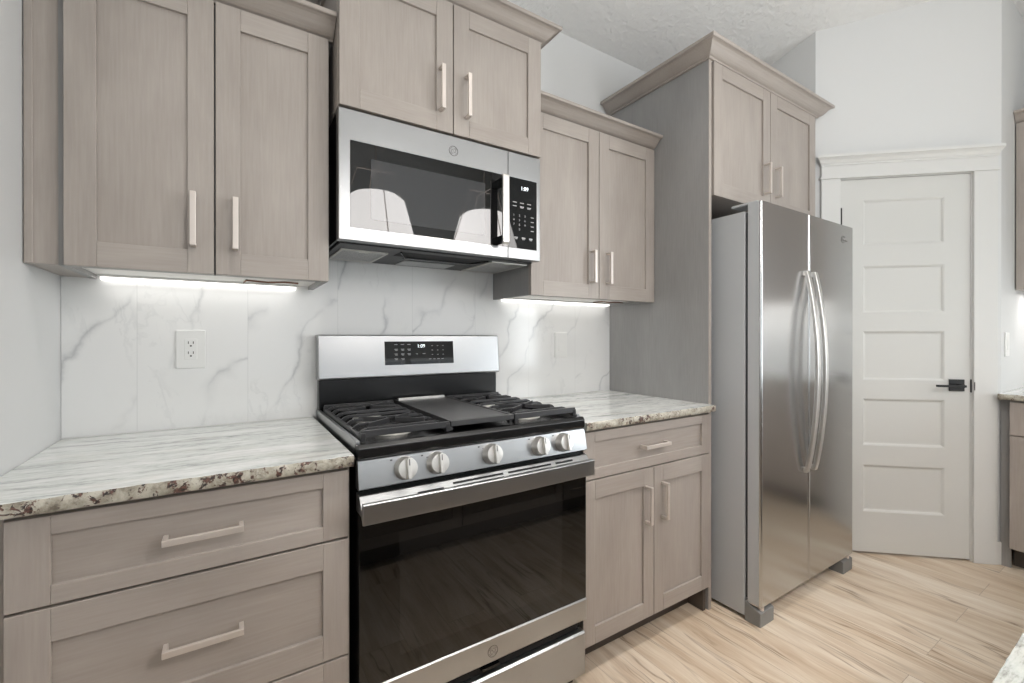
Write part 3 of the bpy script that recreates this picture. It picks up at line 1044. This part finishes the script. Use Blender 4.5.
# control panel and knobs
m = MB()
pr = [(-0.615, 0.8155), (-0.646, 0.8155), (-0.6500, 0.819), (-0.6365, 0.8865), (-0.632, 0.8900), (-0.615, 0.8900)]
m.prism(pr, 'x', 0.0, RX)
for x in (0.085, 0.170, 0.345, 0.525, 0.620):
    m.box(x - 0.003, x + 0.003, -0.6385, -0.6370, 0.877, 0.8805, 1)
    m.box(x + 0.012, x + 0.022, -0.6396, -0.6380, 0.8715, 0.8735, 1)
cpn = part('control_panel', m, [STEEL, PRINTD], rg, 0)
KT = math.atan2(0.0135, 0.0675)
for x in (0.121, 0.212, 0.385, 0.561, 0.657):
    KM = Matrix.Translation((x, -0.6430, 0.854)) @ Matrix.Rotation(-KT, 4, 'X')     # square to the tilted panel
    m = MB().lathe((0, 0, 0), (0, -1, 0), [(0.0305, -0.001), (0.0305, 0.004), (0.0285, 0.007), (0.0275, 0.021), (0.0255, 0.026), (0.0, 0.0275)], 40)
    kb = part('knob', m, KNOBM, rg, 0, M=KM)
    m = MB()
    m.rrect(-0.0055, 0.0055, -0.0265, 0.0265, -0.0385, -0.020, 0.004, 4)
    part('grip', m, KNOBM, kb, 0.0015, M=KM)
    m = MB().box(-0.0012, 0.0012, -0.0389, -0.0380, 0.008, 0.024)
    part('pointer', m, PRINTD, kb, 0, M=KM)
# backguard
m = MB()
m.box(0.004, RX - 0.006, -0.012, -0.050, 0.886, 1.052)
bgd = part('backguard', m, BLACKP, rg, 0.0015)
m = MB()
m.prism([(-0.012, 1.044), (-0.073, 1.044), (-0.0770, 1.049), (-0.0625, 1.206), (-0.057, 1.2105), (-0.012, 1.2105)], 'x', -0.002, RX - 0.003)
bp = part('backguard_panel', m, STEEL, bgd, 0.003)
tag(bp, 'stainless backguard panel')
SLP = math.atan2(0.0145, 0.157)


def byy(z, off=0.0): return -0.0770 + (z - 1.049) * (0.0145 / 0.157) - off


m = MB()
dx0, dx1, dz0, dz1 = 0.238, 0.530, 1.092, 1.184
m.sections([[(dx0, byy(dz0, 0.0006), dz0), (dx1, byy(dz0, 0.0006), dz0), (dx1, byy(dz1, 0.0006), dz1), (dx0, byy(dz1, 0.0006), dz1)],
            [(dx0, byy(dz0) + 0.004, dz0), (dx1, byy(dz0) + 0.004, dz0), (dx1, byy(dz1) + 0.004, dz1), (dx0, byy(dz1) + 0.004, dz1)]])
glyphs(m, '1:09', (0.387, byy(1.165, 0.0013), 1.165), 0.020, 2, tilt=PI / 2 - SLP)


def mark(x, z, w_, h_):
    m.box(x - w_ / 2, x + w_ / 2, byy(z, 0.0011), byy(z, 0.0002), z - h_ / 2, z + h_ / 2, 1)


for r_ in range(4):
    for c_ in range(3 if r_ < 3 else 2):
        x = 0.283 + 0.0265 * c_; z = 1.170 - 0.0185 * r_
        mark(x, z + 0.0018, 0.013, 0.0022)
        if r_ > 0: mark(x + 0.001, z - 0.0025, 0.010, 0.0022)
mark(0.368, 1.134, 0.009, 0.0022); mark(0.398, 1.134, 0.011, 0.003)
for r_ in range(3):
    for c_ in range(3): mark(0.435 + 0.024 * c_, 1.166 - 0.018 * r_, 0.006, 0.002)
for c_ in range(4): mark(0.425 + 0.018 * c_, 1.112, 0.010, 0.002)
tag(part('display_panel', m, [PANELG, PRINT, DIGIT], bgd, 0), 'black display panel with lit clock')

# burners
for (bx, by, rr_) in ((0.140, -0.200, 0.040), (0.140, -0.465, 0.048), (0.380, -0.335, 0.042), (0.617, -0.200, 0.036), (0.617, -0.465, 0.050)):
    m = MB().lathe((bx, by, 0.9155), (0, 0, 1), [(rr_ + 0.012, 0), (rr_ + 0.012, 0.002), (rr_ + 0.003, 0.004), (rr_, 0.013), (rr_ - 0.006, 0.0135)], 36)
    br = part('burner', m, ALU, rg, 0)
    m = MB().lathe((bx, by, 0.929), (0, 0, 1), [(rr_ - 0.004, 0), (rr_ - 0.001, 0.002), (rr_ - 0.003, 0.006), (rr_ - 0.012, 0.008), (0.0, 0.0085)], 36)
    tag(part('burner_cap', m, BLACKM, br, 0), 'black burner cap')


def grate(x0, x1, y0, y1, bc_):
    """cast grate: side rails, arched cross bars, and an X of fingers over each burner"""
    m = MB(); zt, zb = 0.957, 0.9285
    wb = 0.0085

    def bar(x, y, x2, y2, z=zt, h=0.009, wdt=wb):
        d = Vector((x2 - x, y2 - y, 0)); L = d.length; d.normalize(); n = Vector((-d.y, d.x, 0)) * wdt / 2
        a = Vector((x, y, 0)); b = Vector((x2, y2, 0))
        secs = []
        for p in (a, b):
            secs.append([(p.x - n.x, p.y - n.y, z - h), (p.x + n.x, p.y + n.y, z - h), (p.x + n.x * 0.75, p.y + n.y * 0.75, z), (p.x - n.x * 0.75, p.y - n.y * 0.75, z)])
        m.sections(secs)

    # low outer frame
    for x in (x0, x1): m.prism([(x - 0.006, zb + 0.002), (x + 0.006, zb + 0.002), (x + 0.005, zb + 0.014), (x - 0.005, zb + 0.014)], 'y', y0, y1)
    # front and back rails, open underneath
    for y in (y0, y1):
        m.prism([(y - 0.0055, zt - 0.017), (y + 0.0055, zt - 0.017), (y + 0.0045, zt), (y - 0.0045, zt)], 'x', x0 - 0.005, x1 + 0.005)
        for x in (x0, x1): m.box(x - 0.0065, x + 0.0065, y - 0.0065, y + 0.0065, zb, zt - 0.006)
    n = 7
    ys = [y0 + (y1 - y0) * (k + 0.5) / n for k in range(n)]
    for y in ys:
        segs = [(x0 + 0.020, x1 - 0.020)]
        for (bx, by) in bc_:
            if abs(y - by) < 0.036:
                segs = [(x0 + 0.020, bx - 0.040), (bx + 0.040, x1 - 0.020)]
        for a, b in segs: bar(a, y, b, y)
        # bars curve down to the side rails
        for xs_, sx in ((x0 + 0.020, -1), (x1 - 0.020, 1)):
            pts = [(xs_, y, zt - 0.0065), (xs_ + sx * 0.009, y, zt - 0.009), (xs_ + sx * 0.016, y, zt - 0.015), (xs_ + sx * 0.0195, y, zb + 0.008)]
            m.tube(pts, 0.005, flat=(wb, 0.011, (0, 0, 1)))
    for (bx, by) in bc_:
        for a in (35, 145, 215, 325):
            t = math.radians(a)
            bar(bx + 0.014 * math.cos(t), by + 0.014 * math.sin(t), bx + 0.100 * math.cos(t), by + 0.100 * math.sin(t), zt + 0.004, 0.014, 0.009)
    # short feet
    for x in (x0, x1):
        for y in (y0 + 0.004, (y0 + y1) / 2, y1 - 0.004): m.box(x - 0.006, x + 0.006, y - 0.008, y + 0.008, 0.917 if y > -0.59 else 0.9275, zb + 0.008)
    return m


g1 = part('grate', grate(0.021, 0.262, -0.602, -0.082, [(0.140, -0.200), (0.140, -0.465)]), IRON, rg, 0.0012)
g2 = part('grate', grate(0.498, 0.738, -0.602, -0.082, [(0.617, -0.200), (0.617, -0.465)]), IRON, rg, 0.0012)
# flat griddle in the middle, with its own frame rails
m = MB()
m.box(0.277, 0.483, -0.100, -0.585, 0.946, 0.955)
m.prism([(-0.6075, 0.941), (-0.5965, 0.941), (-0.5965, 0.957), (-0.6065, 0.957)], 'x', 0.271, 0.489)
m.box(0.271, 0.281, -0.596, -0.082, 0.934, 0.957); m.box(0.479, 0.489, -0.596, -0.082, 0.934, 0.957)
for x in (0.272, 0.478):
    for y in (-0.59, -0.10): m.box(x, x + 0.010, y - 0.008, y + 0.008, 0.9165 if y > -0.58 else 0.928, 0.936)
gd = part('griddle', m, GRIDM, rg, 0.0012)
tag(part('griddle_trim', MB().box(0.283, 0.477, -0.084, -0.098, 0.950, 0.963), STEELH, gd, 0.001), 'bright steel strip')

# oven door
YD = -0.6465
DZ0, DZ1 = 0.238, 0.803
m = MB()
m.box(0.002, RX - 0.001, -0.616, YD + 0.004, DZ0, DZ1)
od = part('oven_door', m, BLACKP, rg, 0.0015)
m = MB().box(0.002, RX - 0.001, YD + 0.0038, YD, 0.311, 0.757)
tag(part('oven_glass', m, OVENG, od, 0.0008), 'black glass door front')
m = MB().box(0.105, 0.652, YD + 0.0002, YD - 0.0002, 0.365, 0.690)
tag(part('oven_window', m, OVENW, od, 0), 'dark see-through window area')
m = MB()
m.prism([(YD + 0.0038, DZ0), (YD - 0.002, DZ0), (YD - 0.004, DZ0 + 0.003), (YD - 0.004, 0.308), (YD, 0.311), (YD + 0.0038, 0.311)], 'x', 0.002, RX - 0.001)
lb = part('lower_band', m, STEEL, od, 0.0006)
tag(lb, 'stainless lower door band')
tag(part('logo', roundel(0.386, 0.2705, YD - 0.0042, 0.0165), LOGOM, lb, 0), 'round monogram badge')
# vented top trim: sloping steel strip with slots, then the flat wide handle
prf = [(-0.6165, 0.8035), (-0.640, 0.8030), (-0.648, 0.8005), (-0.672, 0.7700), (-0.672, 0.757), (-0.6165, 0.757)]
m = MB().prism(prf, 'x', 0.001, RX)
vt = part('vent_trim', m, STEEL, od, 0.0008)
m = MB()
for (a, b, rows) in ((0.150, 0.225, (0.48,)), (0.255, 0.420, (0.26, 0.56)), (0.437, 0.600, (0.26, 0.56)), (0.618, 0.690, (0.26, 0.56))):
    for f in rows:
        y = -0.648 + (-0.672 + 0.648) * f; z = 0.8005 + (0.7700 - 0.8005) * f
        nn = Vector((0, -0.0305, 0.024)).normalized(); tt = Vector((0, -0.024, -0.0305)).normalized() * 0.0032
        q = Vector((0, y, z)) + nn * 0.0004; q2 = Vector((0, y, z)) - nn * 0.001
        m.sections([[(a, (q - tt).y, (q - tt).z), (b, (q - tt).y, (q - tt).z), (b, (q + tt).y, (q + tt).z), (a, (q + tt).y, (q + tt).z)],
                    [(a, (q2 - tt).y, (q2 - tt).z), (b, (q2 - tt).y, (q2 - tt).z), (b, (q2 + tt).y, (q2 + tt).z), (a, (q2 + tt).y, (q2 + tt).z)]])
part('vent_slots', m, DARK, vt, 0)
m = MB()
HY = -0.692
n_ = 24
secs = []
for k in range(n_ + 1):      # gentle outward bow along its length
    x = 0.0 + (RX - 0.004) * k / n_
    bow = 0.006 * math.sin(PI * k / n_)
    secs.append([(x, HY - bow + 0.010, 0.7415), (x, HY - bow, 0.7435), (x, HY - bow, 0.7915), (x, HY - bow + 0.003, 0.7945), (x, HY - bow + 0.011, 0.7945)])
m.sections(secs)
for xa, xb in ((0.0, 0.028), (RX - 0.032, RX - 0.004)):
    m.prism([(-0.671, 0.758), (HY + 0.010, 0.744), (HY + 0.010, 0.789), (-0.671, 0.772)], 'x', xa, xb)
tag(part('handle', m, STEEL, od, 0.0008), 'wide flat stainless handle')
# storage drawer with a recessed finger pull along its top
m = MB()
m.prism([(-0.616, 0.052), (-0.6465, 0.052), (-0.6465, 0.190), (-0.640, 0.197), (-0.616, 0.197)], 'x', 0.003, RX - 0.004)
sd = part('storage_drawer', m, STEEL, rg, 0.0015)
m = MB()
m.box(0.02, RX - 0.02, -0.6165, -0.626, 0.198, 0.236)
part('finger_recess', m, DARK, rg, 0)
m = MB().box(0.355, 0.415, -0.626, -0.643, 0.213, 0.222)
part('drawer_latch', m, BLACKP, sd, 0.001)
part('kick_plate', MB().box(0.02, RX - 0.02, -0.58, -0.60, 0.0, 0.05), BLACKM, rg, 0)


# ---- outlets and switch
def wall_plate(name, label, cat, x0, x1, z0, z1, y, kind):
    cx, cz = (x0 + x1) / 2, (z0 + z1) / 2
    t = thing(name, label, cat, (cx, y, cz))
    m = MB().rrect(x0, x1, z0, z1, y - 0.0068, y, 0.003)
    part('face_plate', m, WHITEPL, t, 0.0015)
    m = MB().rrect(cx - 0.0168, cx + 0.0168, cz - 0.0335, cz + 0.0335, y - 0.0078, y - 0.0055, 0.003)
    ins = part('receptacle' if kind == 'socket' else 'rocker', m, WHITEPL, t, 0.0006)
    if kind == 'socket':
        m = MB()
        for zc in (0.0175, -0.0150):
            for xo in (-0.0065, 0.0065): m.box(cx + xo - 0.0012, cx + xo + 0.0012, y - 0.0081, y - 0.0075, cz + zc, cz + zc + 0.008)
            m.cyl((cx, y - 0.0081, cz + zc - 0.0065), (cx, y - 0.0075, cz + zc - 0.0065), 0.0028, seg=14)
        part('sockets', m, SLOTM, ins, 0)
    else:
        m = MB().prism([(y - 0.0078, cz - 0.030), (y - 0.0098, cz - 0.030), (y - 0.0078, cz + 0.004)], 'x', cx - 0.0145, cx + 0.0145)
        part('paddle', m, WHITEPL, ins, 0)
    return t


wall_plate('power_outlet', 'white duplex power outlet on the tile backsplash left of the range', 'outlet', -0.4155, -0.3375, 1.100, 1.224, -0.0087, 'socket')
wall_plate('light_switch', 'white rocker switch on the tile backsplash right of the range', 'switch', 1.118, 1.196, 1.098, 1.226, -0.0087, 'switch')
wall_plate('light_switch', 'white switch on the wall beside the pantry door, above the far counter', 'switch', 3.240, 3.320, 1.098, 1.226, YR - 0.0002, 'switch')

# ---- under-cabinet light bars
for (name, lab, x0, x1, z) in (('light_bar', 'thin lit light bar under the left wall cabinet', -0.596, -0.066, 1.3865), ('light_bar', 'thin lit light bar under the wall cabinet right of the microwave', 0.80, 1.48, 1.385)):
    t = thing(name, lab, 'light', ((x0 + x1) / 2, -0.05, z))
    part('housing', MB().box(x0, x1, -0.012, -0.040, z - 0.007, z), WHITEPL, t, 0.001)
    tag(part('diffuser', MB().box(x0 + 0.004, x1 - 0.004, -0.0115, -0.036, z - 0.015, z - 0.0072), LEDM, t, 0.001), 'glowing white diffuser')
    m = MB().tube([(x1 - 0.01, -0.14, z - 0.0045), (x1 - 0.05, -0.15, z - 0.004), (x1 - 0.10, -0.135, z - 0.006), (x1 - 0.16, -0.14, z - 0.004), (x1 - 0.165, -0.082, z - 0.005)], 0.003, 8)
    tag(part('cord', m, plain('brown_cord', srgb(120, 80, 62), 0.5), t, 0), 'thin brown cord')

# ---- cabinets along the right wall, seen past the pantry door
rb = thing('base_cabinet', 'stained wooden base cabinet at far right, beyond the pantry door', 'cabinet', (3.45, -1.9, 0))
RFX = 3.113
part('body', MB().box(RFX + 0.020, XR - 0.004, YR - 0.040, -2.60, 0.105, 0.8775), WOODV, rb, 0.001)
tag(part('filler_strip', MB().box(RFX + 0.045, RFX + 0.060, YR - 0.002, YR - 0.0395, 0.0, 0.8775), PANEL, rb, 0))
part('toe_kick', MB().box(RFX + 0.095, XR - 0.05, YR - 0.040, -2.60, 0.0, 0.104), KICK, rb, 0)
RM = Matrix.Translation((RFX, 0, 0)) @ Matrix.Rotation(-PI / 2, 4, 'Z')     # frame whose -y looks to -x
yy = 1.243
for i in range(3):
    a = yy + i * 0.455
    d = front('drawer', rb, a, a + 0.450, 0.6985, 0.8665, 0.0, 0.057, 0.037, 0.037, M=RM, level=True)
    pull(d, a + 0.225, 0.783, 0.0, 0.143, False, M=RM)
    d = front('door', rb, a, a + 0.450, 0.1126, 0.6935, 0.0, 0.057, 0.061, 0.067, M=RM)
    pull(d, a + 0.40, 0.556, 0.0, 0.143, True, M=RM)
rt_ = slab('countertop', 'pale granite countertop at far right, beyond the pantry door', 0, 1.40, -0.705, -0.002, ZU, ZT)
rt_.matrix_world = Matrix.Translation((XR - 0.0, YR - 0.001, 0)) @ Matrix.Rotation(-PI / 2, 4, 'Z') @ WORLD[rt_]
ru = thing('wall_cabinet', 'stained wooden wall cabinet at the right edge, above the far counter', 'cabinet', (3.65, -1.9, 1.468))
UFX = 3.478
part('body', MB().box(UFX + 0.020, XR - 0.004, YR - 0.002, -2.60, 1.470, 2.42), WOODV, ru, 0.001)
UM = Matrix.Translation((UFX, 0, 0)) @ Matrix.Rotation(-PI / 2, 4, 'Z')
for i in range(3):
    a = 1.2065 + i * 0.455
    d = front('door', ru, a, a + 0.450, 1.469, 2.405, 0.0, M=UM)
    pull(d, a + 0.40, 1.61, 0.0, 0.143, True, M=UM)
secs = []
for y in (YR - 0.002, -2.60):
    secs.append([(UFX + 0.020 - o, y, 2.406 + k) for o, k in CROWN])
part('crown_molding', MB().sections(secs), WOODH, ru, 0.0007)

# ---- island (its near edge passes under the camera)
isl = thing('kitchen_island', 'stained wooden kitchen island base opposite the range', 'island', (0.9, -2.25, 0))
part('body', MB().box(-0.62, 2.35, -1.83, -2.70, 0.105, 0.8775), WOODV, isl, 0.001)
part('toe_kick', MB().box(-0.56, 2.29, -1.89, -2.64, 0.0, 0.104), KICK, isl, 0)
IM = Matrix.Rotation(PI, 4, 'Z')
for i in range(4):
    a = -2.345 + i * 0.7425
    d = front('door', isl, a + 0.002, a + 0.738, 0.1126, 0.8665, 1.81, M=IM)
    pull(d, a + 0.68, 0.72, 1.81, 0.143, True, M=IM)
it = slab('countertop', 'pale granite island countertop with dark streaks in the bottom right corner', -2.42, 0.66, -0.1, 0.96, ZU, ZT)
it.data.materials[0] = GRANI
it.matrix_world = Matrix.Translation((0, -1.790, 0)) @ Matrix.Rotation(PI, 4, 'Z') @ WORLD[it]

# ---- pendant lamps over the island (seen in the microwave glass)
for i, (px_, lab) in enumerate(((0.63, 'white conical pendant lamp in a wire frame, at left in the microwave glass'),
                                (1.53, 'white conical pendant lamp in a wire frame, at right in the microwave glass'))):
    py_ = -2.22
    t = thing('pendant_lamp', lab, 'lamp', (px_, py_, 1.86), 'pendant lamps over the island')
    m = MB().lathe((px_, py_, 0), (0, 0, 1), [(0.300, 1.86), (0.295, 1.865), (0.205, 2.19), (0.16, 2.225), (0.08, 2.245), (0.0, 2.25)], 40, cap=False)
    tag(part('lamp_shade', m, SHADEM, t, 0), 'glowing white shade')
    m = MB()
    for k in range(4):
        a = PI / 4 * 0 + k * PI / 2
        m.tube([(px_ + 0.13 * math.cos(a), py_ + 0.13 * math.sin(a), 2.41), (px_ + 0.315 * math.cos(a), py_ + 0.315 * math.sin(a), 1.862)], 0.004, 6)
        m.tube([(px_, py_, 2.41), (px_ + 0.14 * math.cos(a), py_ + 0.14 * math.sin(a), 2.41)], 0.005, 6)
    m.tube([(px_ + 0.312 * math.cos(2 * PI * k / 32), py_ + 0.312 * math.sin(2 * PI * k / 32), 1.864) for k in range(33)], 0.004, 6)
    part('wire_frame', m, NICKEL, t, 0)
    part('stem', MB().cyl((px_, py_, 2.26), (px_, py_, ceil_z(py_) - 0.02), 0.006, seg=12), NICKEL, t, 0)
    part('canopy', MB().cyl((px_, py_, ceil_z(py_) - 0.03), (px_, py_, ceil_z(py_) + 0.02), 0.06, seg=24), NICKEL, t, 0)

# ---- added ceiling lights, out of view, one fitting per downlight
for i, (lx, ly) in enumerate(DOWN):
    z = ceil_z(ly)
    t = thing('ceiling_light', 'round recessed ceiling light above the kitchen', 'light', (lx, ly, z), 'recessed ceiling lights')
    m = MB().lathe((lx, ly, z - 0.028), (0, 0, 1), [(0.095, 0), (0.10, 0.004), (0.10, 0.05), (0.078, 0.05), (0.078, 0.0)], 32, cap=False)
    part('trim_ring', m, WHITEPL, t, 0)
    part('lamp_lens', MB().cyl((lx, ly, z - 0.020), (lx, ly, z - 0.012), 0.078, seg=32), LEDM, t, 0)
